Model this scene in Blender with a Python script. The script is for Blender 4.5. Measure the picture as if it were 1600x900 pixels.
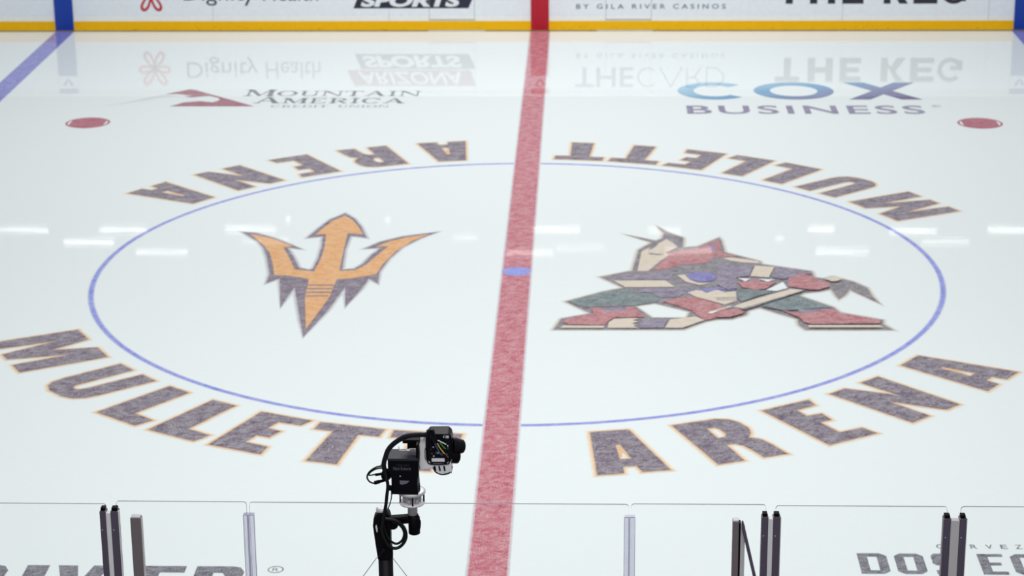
import bpy, math, random
from mathutils import Vector, Matrix, geometry

scene = bpy.context.scene
for o in list(bpy.data.objects):
    bpy.data.objects.remove(o)
random.seed(7)

# ------------------------------------------------------------------ camera
CAM=(3556.160848, 0.740125, -23.551549, 7.473252, -0.033647, 0.31436, -0.007606)
cd = bpy.data.cameras.new('camera')
cam = bpy.data.objects.new('camera', cd)
scene.collection.objects.link(cam)
scene.camera = cam
FPX, CX_, CY_, CZ_, YAW, PITCH, ROLL = CAM
cd.sensor_width = 36.0
cd.lens = FPX / 1600.0 * 36.0
cd.clip_start, cd.clip_end = 0.1, 300
fw = Vector((math.sin(YAW) * math.cos(PITCH), math.cos(YAW) * math.cos(PITCH), -math.sin(PITCH)))
r0 = Vector((math.cos(YAW), -math.sin(YAW), 0.0))
u0 = r0.cross(fw)
rt = math.cos(ROLL) * r0 + math.sin(ROLL) * u0
up = -math.sin(ROLL) * r0 + math.cos(ROLL) * u0
m = Matrix((rt, up, -fw)).transposed().to_4x4()
m.translation = Vector((CX_, CY_, CZ_))
cam.matrix_world = m
cd.dof.use_dof = True
cd.dof.focus_distance = 12.0
cd.dof.aperture_fstop = 4.0

# ------------------------------------------------------------------ light
world = bpy.data.worlds.new('arena_air')
scene.world = world
world.use_nodes = True
bg = world.node_tree.nodes['Background']
bg.inputs[0].default_value = (0.88, 0.95, 1.0, 1)
bg.inputs[1].default_value = 0.37
for (x, y, sx, sy, e) in [(-6.0, -5.5, 4, 5, 40), (0.3, -5.5, 4, 5, 730), (6.5, -5.0, 4, 5, 60),
                          (-6.0, 8.0, 4, 5, 235), (0.3, 8.0, 4, 4, 760), (6.5, 8.0, 4, 5, 150),
                          (0.3, -20.0, 9, 4, 620)]:  # unseen fill added behind the near boards to brighten camera-facing sides
    ld = bpy.data.lights.new('flood_and_fill_light', 'AREA')
    ld.shape = 'RECTANGLE'; ld.size, ld.size_y = sx, sy
    ld.energy = e
    ld.color = (1.0, 0.985, 0.95)
    lo = bpy.data.objects.new('flood_and_fill_light', ld)
    lo.location = (x, y, 11.5)
    scene.collection.objects.link(lo)
vs = scene.view_settings
scene.display_settings.display_device = 'sRGB'
vs.view_transform = 'Standard'; vs.look = 'None'; vs.gamma = 1.0; vs.use_curve_mapping = False
vs.exposure = 0.0

# measured on the rink plan, metres: X along the rink, Y towards the far boards
GLYPH={'A': ([(-0.18, -4.78), (0.17, -4.78), (0.32, -5.76), (0.07, -5.76), (0.055, -5.62), (-0.065, -5.62), (-0.09, -5.76), (-0.32, -5.76)], [(-0.022, -5.12), (0.018, -5.12), (0.045, -5.45), (-0.055, -5.45)]), 'R': ([(-0.3, -4.78), (0.12, -4.78), (0.23, -4.83), (0.29, -4.93), (0.31, -5.08), (0.28, -5.2), (0.21, -5.29), (0.29, -5.36), (0.325, -5.5), (0.36, -5.76), (0.13, -5.76), (0.115, -5.6), (0.09, -5.46), (0.04, -5.385), (-0.045, -5.38), (-0.055, -5.76), (-0.305, -5.76)], [(-0.045, -4.97), (0.03, -4.97), (0.06, -5.02), (0.06, -5.15), (0.025, -5.21), (-0.05, -5.21)]), 'E': ([(-0.265, -4.78), (0.265, -4.78), (0.235, -4.925), (0.01, -4.935), (0.0, -5.1), (0.15, -5.12), (0.13, -5.29), (-0.0, -5.29), (0.0, -5.569999999999999), (0.235, -5.585), (0.27, -5.76), (-0.265, -5.76)], []), 'e': ([(-0.265, -4.78), (0.265, -4.78), (0.235, -4.925), (0.01, -4.935), (0.0, -5.1), (0.15, -5.12), (0.13, -5.29), (-0.0, -5.29), (0.0, -5.47), (0.235, -5.485), (0.27, -5.66), (-0.265, -5.66)], []), 'N': ([(-0.345, -4.78), (-0.13, -4.78), (0.1, -5.23), (0.095, -4.78), (0.345, -4.78), (0.33, -5.76), (0.13, -5.76), (-0.09, -5.27), (-0.1, -5.76), (-0.345, -5.76)], []), 'M': ([(-0.47, -4.78), (-0.5, -5.66), (-0.29, -5.66), (-0.235, -5.08), (-0.11, -5.66), (0.055, -5.66), (0.215, -5.06), (0.235, -5.66), (0.475, -5.66), (0.465, -4.78), (0.145, -4.78), (0, -5.2), (-0.13, -4.78)], []), 'U': ([(-0.32, -4.78), (-0.33, -5.4), (-0.315, -5.52), (-0.25, -5.61), (-0.13, -5.66), (0.07, -5.66), (0.2, -5.61), (0.265, -5.52), (0.29, -5.4), (0.32, -4.78), (0.08, -4.78), (0.055, -5.38), (0.035, -5.44), (0, -5.465), (-0.05, -5.46), (-0.08, -5.42), (-0.085, -5.34), (-0.08, -4.78)], []), 'L': ([(-0.255, -4.78), (-0.265, -5.66), (0.265, -5.66), (0.295, -5.47), (0.03, -5.46), (0.02, -4.78)], []), 'T': ([(-0.31, -4.78), (-0.305, -4.95), (-0.12, -4.955), (-0.085, -5.66), (0.2, -5.66), (0.125, -4.965), (0.315, -4.955), (0.31, -4.78)], [])}
TRI_OUT=[(-2.099, 2.254), (-1.972, 2.047), (-1.857, 1.709), (-1.75, 1.25), (-1.945, 1.333), (-1.945, 1.197), (-1.947, 0.753), (-1.907, 0.043), (-1.772, 0.085), (-1.699, 0.265), (-1.636, 0.57), (-1.552, 0.862), (-1.737, 0.83), (-1.573, 1.103), (-1.329, 1.318), (-0.947, 1.497), (-1.136, 1.235), (-1.314, 0.883), (-1.426, 0.449), (-1.493, -0.03), (-1.471, -0.446), (-1.587, -0.264), (-1.626, -0.606), (-1.742, -1.237), (-1.811, -0.551), (-1.906, -1.319), (-2.067, -2.181), (-2.165, -1.636), (-2.35, -0.573), (-2.384, -0.891), (-2.414, -1.26), (-2.55, -0.272), (-2.672, -0.445), (-2.679, -0.099), (-2.792, 0.499), (-2.882, 0.871), (-2.991, 1.125), (-3.215, 1.481), (-3.035, 1.436), (-2.757, 1.191), (-2.43, 0.799), (-2.614, 0.873), (-2.511, 0.563), (-2.384, 0.11), (-2.267, 0.034), (-2.228, 0.082), (-2.215, 0.443), (-2.225, 0.939), (-2.256, 1.305), (-2.427, 1.245), (-2.353, 1.586), (-2.245, 1.991)]
TRI_IN=[(-2.089, 2.157), (-1.973, 1.958), (-1.878, 1.669), (-1.804, 1.386), (-1.984, 1.437), (-1.969, 0.878), (-1.933, 0.001), (-1.766, 0.026), (-1.66, 0.235), (-1.579, 0.539), (-1.474, 0.926), (-1.62, 0.906), (-1.497, 1.091), (-1.306, 1.266), (-1.036, 1.418), (-1.221, 1.125), (-1.375, 0.726), (-1.474, 0.267), (-1.521, -0.118), (-1.656, -0.195), (-1.773, -0.266), (-1.929, -0.296), (-1.946, -0.952), (-2.07, -1.941), (-2.203, -0.889), (-2.229, -0.298), (-2.399, -0.202), (-2.547, -0.156), (-2.622, -0.157), (-2.694, 0.257), (-2.787, 0.684), (-2.895, 0.966), (-3.105, 1.403), (-2.836, 1.223), (-2.545, 0.912), (-2.657, 0.873), (-2.537, 0.47), (-2.427, 0.05), (-2.208, -0.019), (-2.184, 0.443), (-2.19, 0.876), (-2.227, 1.389), (-2.348, 1.376), (-2.308, 1.553), (-2.219, 1.923)]
TRI_LINES=[[(-2.233, -0.487), (-1.94, -0.484), (-1.94, -0.524), (-2.23, -0.527)], [(-2.227, -0.611), (-1.941, -0.609), (-1.941, -0.648), (-2.224, -0.651)], [(-2.22, -0.734), (-1.949, -0.732), (-1.948, -0.771), (-2.217, -0.773)], [(-2.207, -0.856), (-1.957, -0.854), (-1.956, -0.892), (-2.204, -0.895)]]
DOG={'out': [(1.571, 1.755), (1.672, 1.521), (1.856, 1.28), (1.836, 0.902), (2.009, 0.939), (2.262, 1.283), (2.279, 1.203), (2.297, 0.72), (2.439, 0.594), (2.656, 0.4), (2.67, 0.286), (3.192, 0.031), (3.204, -0.18), (3.297, -0.227), (3.406, -0.15), (3.485, -0.225), (3.59, -0.319), (3.723, -0.532), (3.753, -0.883), (3.804, -1.093), (3.554, -0.644), (3.538, -0.599), (3.459, -0.809), (3.389, -0.932), (3.367, -0.806), (3.347, -0.591), (3.211, -0.675), (3.036, -0.731), (2.985, -0.823), (3.099, -0.957), (3.3, -1.19), (3.351, -1.364), (3.761, -1.596), (3.745, -1.723), (3.826, -1.906), (2.956, -1.915), (2.899, -1.769), (2.902, -1.579), (2.714, -1.392), (2.547, -1.219), (2.416, -1.308), (2.385, -1.456), (2.233, -1.586), (2.081, -1.6), (1.956, -1.674), (1.728, -1.919), (0.429, -1.933), (0.504, -1.586), (0.8, -1.42), (0.54, -1.035), (0.937, -0.696), (1.152, -0.565), (0.904, -0.191), (1.257, 0.039), (1.339, 0.805), (1.498, 1.092), (1.175, 1.425), (1.546, 1.156), (1.625, 1.262), (1.639, 1.45)], 'hole': [[(1.258, -1.179), (1.467, -1.084), (1.82, -1.353), (1.785, -1.526), (1.756, -1.548), (1.426, -1.551)]], 'patch': [('cream', [(1.371, 0.743), (1.557, 1.04), (1.662, 1.225), (1.741, 1.068), (1.781, 0.922), (1.638, 0.705), (1.672, 0.603), (1.568, 0.391), (1.425, 0.026), (1.311, 0.025), (1.351, 0.499)]), ('dark', [(1.435, 0.693), (1.621, 0.643), (1.56, 0.602), (1.47, 0.627)]), ('dark', [(1.495, 0.987), (1.573, 1.04), (1.491, 0.832), (1.445, 0.806)]), ('red', [(1.645, 0.705), (2.022, 0.903), (2.245, 1.187), (2.204, 0.76), (2.133, 0.406), (2.039, 0.305), (1.771, 0.254), (1.617, 0.081), (1.477, 0.065), (1.582, 0.376), (1.671, 0.578)]), ('blue', [(2.145, 0.992), (2.209, 0.993), (2.188, 0.837), (2.137, 0.837)]), ('red', [(2.236, 1.124), (2.256, 1.124), (2.266, 0.699), (2.308, 0.649), (2.437, 0.569), (2.256, 0.532), (2.195, 0.506)]), ('cream', [(2.255, 0.507), (2.36, 0.518), (2.641, 0.395), (2.66, 0.301), (2.482, 0.334), (2.338, 0.397)]), ('violet', [(1.115, -0.189), (1.614, -0.016), (1.699, -0.088), (1.649, -0.279), (1.113, -0.293)]), ('cream', [(1.052, -0.322), (1.604, -0.317), (1.694, -0.537), (1.167, -0.555)]), ('blue', [(1.83, -0.087), (1.965, -0.018), (2.109, -0.051), (2.161, -0.17), (2.117, -0.313), (1.977, -0.38), (1.865, -0.287)]), ('cream', [(1.734, -0.136), (1.815, -0.111), (1.859, -0.277), (1.933, -0.385), (2.083, -0.417), (1.958, -0.474), (1.819, -0.363)]), ('green', [(0.566, -1.035), (0.951, -0.705), (1.223, -0.633), (1.306, -0.747), (1.434, -0.755), (1.531, -0.927), (1.496, -1.039), (1.241, -1.175), (0.989, -1.208), (0.738, -1.233), (0.618, -1.123)]), ('violet', [(1.309, -0.6), (1.738, -0.596), (1.789, -0.743), (1.727, -0.88), (1.528, -0.909), (1.434, -0.737), (1.306, -0.729)]), ('blue', [(1.793, -0.651), (2.14, -0.556), (2.211, -0.555), (2.309, -0.591), (2.347, -0.669), (2.15, -0.63), (2.017, -0.718), (1.908, -0.632), (1.818, -0.72)]), ('cream', [(1.815, -0.743), (1.907, -0.65), (1.977, -0.673), (2.016, -0.75), (2.091, -0.672), (2.148, -0.639), (2.214, -0.73), (2.33, -0.683), (2.321, -1.009), (2.19, -1.135), (2.11, -1.064), (1.91, -0.887)]), ('dark', [(2.105, -0.903), (2.331, -0.892), (2.329, -0.919), (2.104, -0.93)]), ('dark', [(2.109, -0.966), (2.327, -0.964), (2.325, -0.987), (2.107, -0.989)]), ('red', [(1.545, -1.039), (1.783, -0.893), (1.91, -0.896), (2.11, -1.1), (2.177, -1.197), (2.156, -1.276), (2.012, -1.386), (2.149, -1.458), (2.028, -1.613), (1.951, -1.631), (1.884, -1.461), (1.834, -1.331), (1.715, -1.192)]), ('white', [(2.001, -1.386), (2.171, -1.267), (2.168, -1.311), (2.031, -1.425)]), ('red', [(0.796, -1.254), (1.24, -1.219), (1.358, -1.543), (1.041, -1.568), (0.985, -1.675), (0.943, -1.802), (0.574, -1.785), (0.519, -1.714), (0.552, -1.616), (0.835, -1.441)]), ('violet', [(0.912, -1.266), (1.156, -1.233), (1.175, -1.338), (0.946, -1.383)]), ('cream', [(0.52, -1.827), (0.942, -1.823), (0.928, -1.894), (0.496, -1.899)]), ('cream', [(0.984, -1.717), (1.04, -1.611), (1.205, -1.588), (1.308, -1.595), (1.225, -1.651), (1.286, -1.693), (1.216, -1.757), (1.27, -1.799), (1.228, -1.824), (1.275, -1.891), (0.969, -1.894)]), ('violet', [(1.315, -1.616), (1.583, -1.605), (1.532, -1.888), (1.288, -1.89)]), ('cream', [(1.609, -1.626), (1.867, -1.53), (1.958, -1.644), (1.722, -1.886), (1.546, -1.888)]), ('violet', [(2.182, 0.257), (2.576, 0.201), (2.499, -0.177), (2.358, -0.225), (2.349, -0.6), (2.247, -0.647), (2.143, -0.463)]), ('cream', [(2.595, 0.202), (2.8, 0.154), (2.713, -0.222), (2.518, -0.177)]), ('violet', [(2.821, 0.14), (3.175, 0.012), (3.18, -0.099), (3.095, -0.076), (2.923, -0.221), (2.875, -0.278), (2.742, -0.222)]), ('white', [(2.379, -0.249), (2.511, -0.272), (2.45, -0.366)]), ('white', [(2.598, -0.271), (2.772, -0.293), (2.687, -0.374)]), ('red', [(2.363, -0.377), (2.495, -0.352), (2.57, -0.295), (2.622, -0.374), (2.781, -0.363), (2.662, -0.607), (2.545, -0.654), (2.408, -0.577)]), ('white', [(2.651, -0.666), (2.852, -0.377), (2.88, -0.595), (2.755, -0.698)]), ('green', [(2.354, -0.646), (2.419, -0.623), (2.74, -0.711), (2.544, -0.872), (2.363, -1.062), (2.337, -0.919)]), ('green', [(2.969, -0.846), (3.02, -0.899), (3.282, -1.23), (3.07, -1.276), (2.787, -1.344), (2.556, -1.193), (2.745, -1.005)]), ('violet', [(2.928, -1.312), (3.209, -1.265), (3.288, -1.308), (3.054, -1.44), (2.945, -1.433)]), ('red', [(2.76, -1.335), (2.959, -1.424), (3.29, -1.282), (3.34, -1.403), (3.739, -1.626), (3.716, -1.74), (3.024, -1.768), (2.949, -1.697), (2.926, -1.57)]), ('cream', [(2.993, -1.802), (3.698, -1.795), (3.744, -1.865), (2.987, -1.873)]), ('dark', [(2.883, -0.605), (2.913, -0.586), (3.07, -0.663), (2.395, -1.317), (2.238, -1.275), (2.391, -1.062)]), ('cream', [(2.909, -0.632), (3.04, -0.677), (2.37, -1.274), (2.269, -1.222), (2.389, -1.088)]), ('cream', [(2.097, -1.311), (2.242, -1.209), (2.254, -1.24), (2.094, -1.363)]), ('red', [(2.921, -0.244), (3.093, -0.09), (3.166, -0.171), (3.211, -0.303), (3.336, -0.415), (3.33, -0.545), (3.213, -0.652), (3.114, -0.653), (2.977, -0.585), (2.895, -0.549)]), ('red', [(2.093, -1.385), (2.18, -1.31), (2.306, -1.292), (2.377, -1.369), (2.352, -1.447), (2.221, -1.556), (2.083, -1.57)]), ('cream', [(3.3, -0.274), (3.4, -0.188), (3.486, -0.282), (3.428, -0.358), (3.37, -0.368)])]}
MOUNT=[[(-5.327, 8.439), (-5.018, 8.745), (-4.94, 8.704), (-3.931, 7.677), (-5.135, 7.676), (-4.972, 7.92), (-4.756, 7.999), (-4.56, 7.92), (-4.48, 8.068), (-4.523, 8.198), (-4.669, 8.318), (-4.931, 8.227), (-5.036, 8.297), (-4.9, 8.318), (-5.153, 8.439)], [(-6.097, 7.704), (-5.778, 7.939), (-5.554, 8.217), (-5.327, 8.439), (-5.036, 8.297), (-5.365, 8.197), (-5.563, 8.018), (-5.846, 7.821)]]
FIX=[(-14.45, 35.11, 1.31, 0.3, 1), (-11.75, 35.13, 1.3, 0.3, 1), (-12.44, 33.99, 1.33, 0.4, 1), (-10.34, 33.11, 1.33, 0.5, 0.6), (-8.3, 35.21, 1.34, 0.3, 1), (-7.72, 34.11, 1.21, 0.35, 0.4), (-2.46, 34.45, 0.65, 0.35, 0.4), (-0.06, 35.27, 1.29, 0.3, 1), (0.61, 33.54, 1.27, 0.4, 0.3), (-0.7, 33.13, 1.22, 0.35, 0.8), (2.88, 35.2, 0.88, 0.3, 0.9), (3.44, 33.27, 1.2, 0.5, 0.7), (7.08, 35.29, 0.69, 0.4, 1), (7.43, 33.3, 1.36, 0.3, 0.9), (9.52, 35.19, 1.25, 0.3, 1), (10.22, 34.16, 1.23, 0.35, 0.6), (12.18, 35.3, 1.28, 0.4, 1), (-7.4, 36.17, 0.11, 0.35, 0.8), (-4.66, 36.19, 0.11, 0.35, 0.8), (5.9, 34.45, 0.2, 0.4, 0.5)]

YB = 12.92      # inner face of the far boards
YN = -13.0      # plane of the near glass

# ------------------------------------------------------------------ helpers
def lin(c):
    return tuple(((v / 255) / 12.92 if v / 255 <= 0.04045 else ((v / 255 + 0.055) / 1.055) ** 2.4) for v in c)

def link(o, parent=None):
    scene.collection.objects.link(o)
    if parent is not None: o.parent = parent
    return o

def tag(o, label=None, cat=None, group=None, kind=None):
    if label: o['label'] = label
    if cat: o['category'] = cat
    if group: o['group'] = group
    if kind: o['kind'] = kind
    return o

def empty(name, loc, label=None, cat=None, group=None, kind=None):
    o = bpy.data.objects.new(name, None)
    o.empty_display_size = 0.1
    o.location = loc
    link(o)
    return tag(o, label, cat, group, kind)

def mat_plain(name, rgb, rough=0.5, metal=0.0, spec=0.5):
    m_ = bpy.data.materials.new(name); m_.use_nodes = True
    b = m_.node_tree.nodes['Principled BSDF']
    n = m_.node_tree.nodes; l = m_.node_tree.links
    tc = n.new('ShaderNodeTexCoord'); nz = n.new('ShaderNodeTexNoise')
    nz.inputs['Scale'].default_value = 14.0; nz.inputs['Detail'].default_value = 3
    l.new(tc.outputs['Object'], nz.inputs['Vector'])
    mx = n.new('ShaderNodeMix'); mx.data_type = 'RGBA'
    c = lin(rgb)
    mx.inputs[6].default_value = (*[v * 0.93 for v in c], 1); mx.inputs[7].default_value = (*[min(1, v * 1.07) for v in c], 1)
    l.new(nz.outputs['Fac'], mx.inputs[0]); l.new(mx.outputs[2], b.inputs['Base Color'])
    b.inputs['Roughness'].default_value = rough
    b.inputs['Metallic'].default_value = metal
    b.inputs['Specular IOR Level'].default_value = spec
    return m_

def scratch_field(nt):
    """skate-cut texture: thin bright streaks in four directions plus a soft mottle, 0..1"""
    n, l = nt.nodes, nt.links
    tc = n.new('ShaderNodeTexCoord')
    geo = n.new('ShaderNodeNewGeometry')
    last = None
    for i, (ang, sx, sy) in enumerate([(0.35, 8, 95), (-0.6, 7, 85), (1.45, 14, 100), (2.3, 8, 90), (0.02, 5, 75)]):
        mp = n.new('ShaderNodeMapping'); mp.vector_type = 'POINT'
        # rotate first, then stretch
        mp2 = n.new('ShaderNodeMapping')
        mp.inputs['Rotation'].default_value = (0, 0, ang)
        mp2.inputs['Scale'].default_value = (sx, sy, 1)
        mp2.inputs['Location'].default_value = (i * 3.1, i * 7.7, 0)
        l.new(geo.outputs['Position'], mp.inputs['Vector']); l.new(mp.outputs['Vector'], mp2.inputs['Vector'])
        nz = n.new('ShaderNodeTexNoise'); nz.inputs['Scale'].default_value = 1.0
        nz.inputs['Detail'].default_value = 2; nz.inputs['Distortion'].default_value = 0.5
        l.new(mp2.outputs['Vector'], nz.inputs['Vector'])
        rp = n.new('ShaderNodeMapRange'); rp.inputs['From Min'].default_value = 0.50; rp.inputs['From Max'].default_value = 0.72
        l.new(nz.outputs['Fac'], rp.inputs['Value'])
        if last is None: last = rp.outputs[0]
        else:
            mm = n.new('ShaderNodeMath'); mm.operation = 'MAXIMUM'
            l.new(last, mm.inputs[0]); l.new(rp.outputs[0], mm.inputs[1]); last = mm.outputs[0]
    big = n.new('ShaderNodeTexNoise'); big.inputs['Scale'].default_value = 9; big.inputs['Detail'].default_value = 4
    l.new(geo.outputs['Position'], big.inputs['Vector'])
    mr = n.new('ShaderNodeMapRange'); mr.inputs['From Min'].default_value = 0.3; mr.inputs['From Max'].default_value = 0.7
    mr.inputs['To Min'].default_value = -0.1; mr.inputs['To Max'].default_value = 0.28
    l.new(big.outputs['Fac'], mr.inputs['Value'])
    ad = n.new('ShaderNodeMath'); ad.operation = 'ADD'; ad.use_clamp = True
    l.new(last, ad.inputs[0]); l.new(mr.outputs[0], ad.inputs[1])
    return ad.outputs[0]

def ice_surface_gloss(nt, b):
    """ice sheen: smooth dielectric with the faint ripple of a resurfaced sheet"""
    n, l = nt.nodes, nt.links
    b.inputs['IOR'].default_value = 1.25
    b.inputs['Roughness'].default_value = 0.026
    geo = n.new('ShaderNodeNewGeometry')
    mp = n.new('ShaderNodeMapping'); mp.inputs['Scale'].default_value = (1.2, 5.0, 1)
    l.new(geo.outputs['Position'], mp.inputs['Vector'])
    nz = n.new('ShaderNodeTexNoise'); nz.inputs['Scale'].default_value = 1.6; nz.inputs['Detail'].default_value = 5
    l.new(mp.outputs['Vector'], nz.inputs['Vector'])
    bp = n.new('ShaderNodeBump'); bp.inputs['Strength'].default_value = 0.4; bp.inputs['Distance'].default_value = 0.0005
    l.new(nz.outputs['Fac'], bp.inputs['Height']); l.new(bp.outputs['Normal'], b.inputs['Normal'])

PM = {}
def paint(rgb, veil=0.34):
    """paint sealed under the ice: its own colour, veiled where skates cut the surface"""
    key = (rgb, veil)
    if key in PM: return PM[key]
    m_ = bpy.data.materials.new('paint_under_ice'); m_.use_nodes = True
    nt = m_.node_tree; b = nt.nodes['Principled BSDF']
    f = scratch_field(nt)
    c = lin(rgb)
    mx = nt.nodes.new('ShaderNodeMix'); mx.data_type = 'RGBA'
    dk = [v * 0.86 for v in c]
    lt = [v + (0.86 - v) * veil for v in c]
    mx.inputs[6].default_value = (*dk, 1); mx.inputs[7].default_value = (*lt, 1)
    nt.links.new(f, mx.inputs[0]); nt.links.new(mx.outputs[2], b.inputs['Base Color'])
    ice_surface_gloss(nt, b)
    PM[key] = m_
    return m_

def mesh_obj(name, verts, faces, mats, parent=None, midx=None, smooth=False):
    me = bpy.data.meshes.new(name)
    me.from_pydata([tuple(v) for v in verts], [], faces)
    for m_ in (mats if isinstance(mats, (list, tuple)) else [mats]): me.materials.append(m_)
    if midx:
        for p_, i in zip(me.polygons, midx): p_.material_index = i
    if smooth:
        for p_ in me.polygons: p_.use_smooth = True
    me.update()
    return link(bpy.data.objects.new(name, me), parent)

class Flat:
    """flat painted or printed pattern, on the ice (plane='ice') or on the far boards (plane='board')"""
    def __init__(s, plane='ice'):
        s.v, s.f, s.mi, s.mats, s.plane = [], [], [], [], plane
    def pt(s, x, y, d):
        return (x, y, d) if s.plane == 'ice' else (x, YB - d, y)
    def slot(s, m_):
        if m_ not in s.mats: s.mats.append(m_)
        return s.mats.index(m_)
    def poly(s, pts, m_, d, holes=()):
        loops = [[Vector((x, y, 0)) for x, y in pts]] + [[Vector((x, y, 0)) for x, y in h] for h in holes]
        tris = geometry.tessellate_polygon(loops)
        flat = [q for lp in loops for q in lp]
        b0 = len(s.v); k = s.slot(m_)
        s.v += [s.pt(q.x, q.y, d) for q in flat]
        for t in tris:
            a, b, c = (flat[i] for i in t)
            ar = (b.x - a.x) * (c.y - a.y) - (b.y - a.y) * (c.x - a.x)
            if abs(ar) < 1e-10: continue
            if ar < 0: t = (t[0], t[2], t[1])
            s.f.append(tuple(b0 + i for i in t)); s.mi.append(k)
    def rect(s, x0, x1, y0, y1, m_, d): s.poly([(x0, y0), (x1, y0), (x1, y1), (x0, y1)], m_, d)
    def ring(s, cx, cy, ro, ri, m_, d, n=96, a0=0, a1=2 * math.pi, ax=1, ay=1):
        k = s.slot(m_); b0 = len(s.v)
        for i in range(n + 1):
            a = a0 + (a1 - a0) * i / n
            for r in (ri, ro): s.v.append(s.pt(cx + r * ax * math.cos(a), cy + r * ay * math.sin(a), d))
        for i in range(n):
            q = b0 + 2 * i
            s.f.append((q, q + 1, q + 3, q + 2)); s.mi.append(k)
    def disc(s, cx, cy, r, m_, d, n=48):
        s.poly([(cx + r * math.cos(2 * math.pi * i / n), cy + r * math.sin(2 * math.pi * i / n)) for i in range(n)], m_, d)
    def stroke(s, pts, w, m_, d):
        for (a, b) in zip(pts[:-1], pts[1:]):
            dx, dy = b[0] - a[0], b[1] - a[1]; L_ = math.hypot(dx, dy) or 1
            nx, ny = -dy / L_ * w / 2, dx / L_ * w / 2
            ex, ey = dx / L_ * w * .15, dy / L_ * w * .15
            s.poly([(a[0] + nx - ex, a[1] + ny - ey), (a[0] - nx - ex, a[1] - ny - ey), (b[0] - nx + ex, b[1] - ny + ey), (b[0] + nx + ex, b[1] + ny + ey)], m_, d)
    def text(s, txt, box, m_, d, bold=0.0, spacing=1.0, lean=0.0, capbox=None):
        """built-in typeface, flattened to mesh and fitted to box (x0, x1, y0, y1)"""
        cu = bpy.data.curves.new('type', 'FONT'); cu.body = txt; cu.offset = bold; cu.space_character = spacing
        cu.resolution_u = 4; cu.fill_mode = 'FRONT'
        ob = bpy.data.objects.new('type', cu); scene.collection.objects.link(ob)
        bpy.context.view_layer.update()
        me = bpy.data.meshes.new_from_object(ob.evaluated_get(bpy.context.evaluated_depsgraph_get()))
        vs_ = [v.co.copy() for v in me.vertices]
        x0, x1 = min(v.x for v in vs_), max(v.x for v in vs_); y0, y1 = min(v.y for v in vs_), max(v.y for v in vs_)
        k = s.slot(m_); b0 = len(s.v)
        for v in vs_:
            ty = (v.y - y0) / (y1 - y0); y = box[2] + ty * (box[3] - box[2])
            x = box[0] + (v.x - x0) / (x1 - x0) * (box[1] - box[0]) + lean * (y - box[2])
            s.v.append(s.pt(x, y, d))
        for p_ in me.polygons:
            s.f.append(tuple(b0 + i for i in p_.vertices)); s.mi.append(k)
        bpy.data.objects.remove(ob); bpy.data.curves.remove(cu); bpy.data.meshes.remove(me)
    def build(s, name, parent, label=None):
        o = mesh_obj(name, s.v, s.f, s.mats, parent, s.mi)
        return tag(o, label)

def area(pts): return sum(a[0] * b[1] - b[0] * a[1] for a, b in zip(pts, pts[1:] + pts[:1])) / 2
def grow(pts, d):
    """offset a closed outline outwards by d with limited mitres"""
    s_ = 1 if area(pts) > 0 else -1
    out = []
    n = len(pts)
    for i in range(n):
        a, b, c = pts[i - 1], pts[i], pts[(i + 1) % n]
        d1 = Vector((b[0] - a[0], b[1] - a[1])).normalized(); d2 = Vector((c[0] - b[0], c[1] - b[1])).normalized()
        n1 = Vector((d1.y, -d1.x)) * s_; n2 = Vector((d2.y, -d2.x)) * s_
        bis = n1 + n2
        if bis.length < 1e-6: bis = n1
        bis.normalize()
        turn = (d1.x * d2.y - d1.y * d2.x) * s_ * d
        k = d / max(0.45 if turn > 0 else 0.12, bis.dot(n1))
        out.append((b[0] + bis.x * k, b[1] + bis.y * k))
    return out

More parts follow.
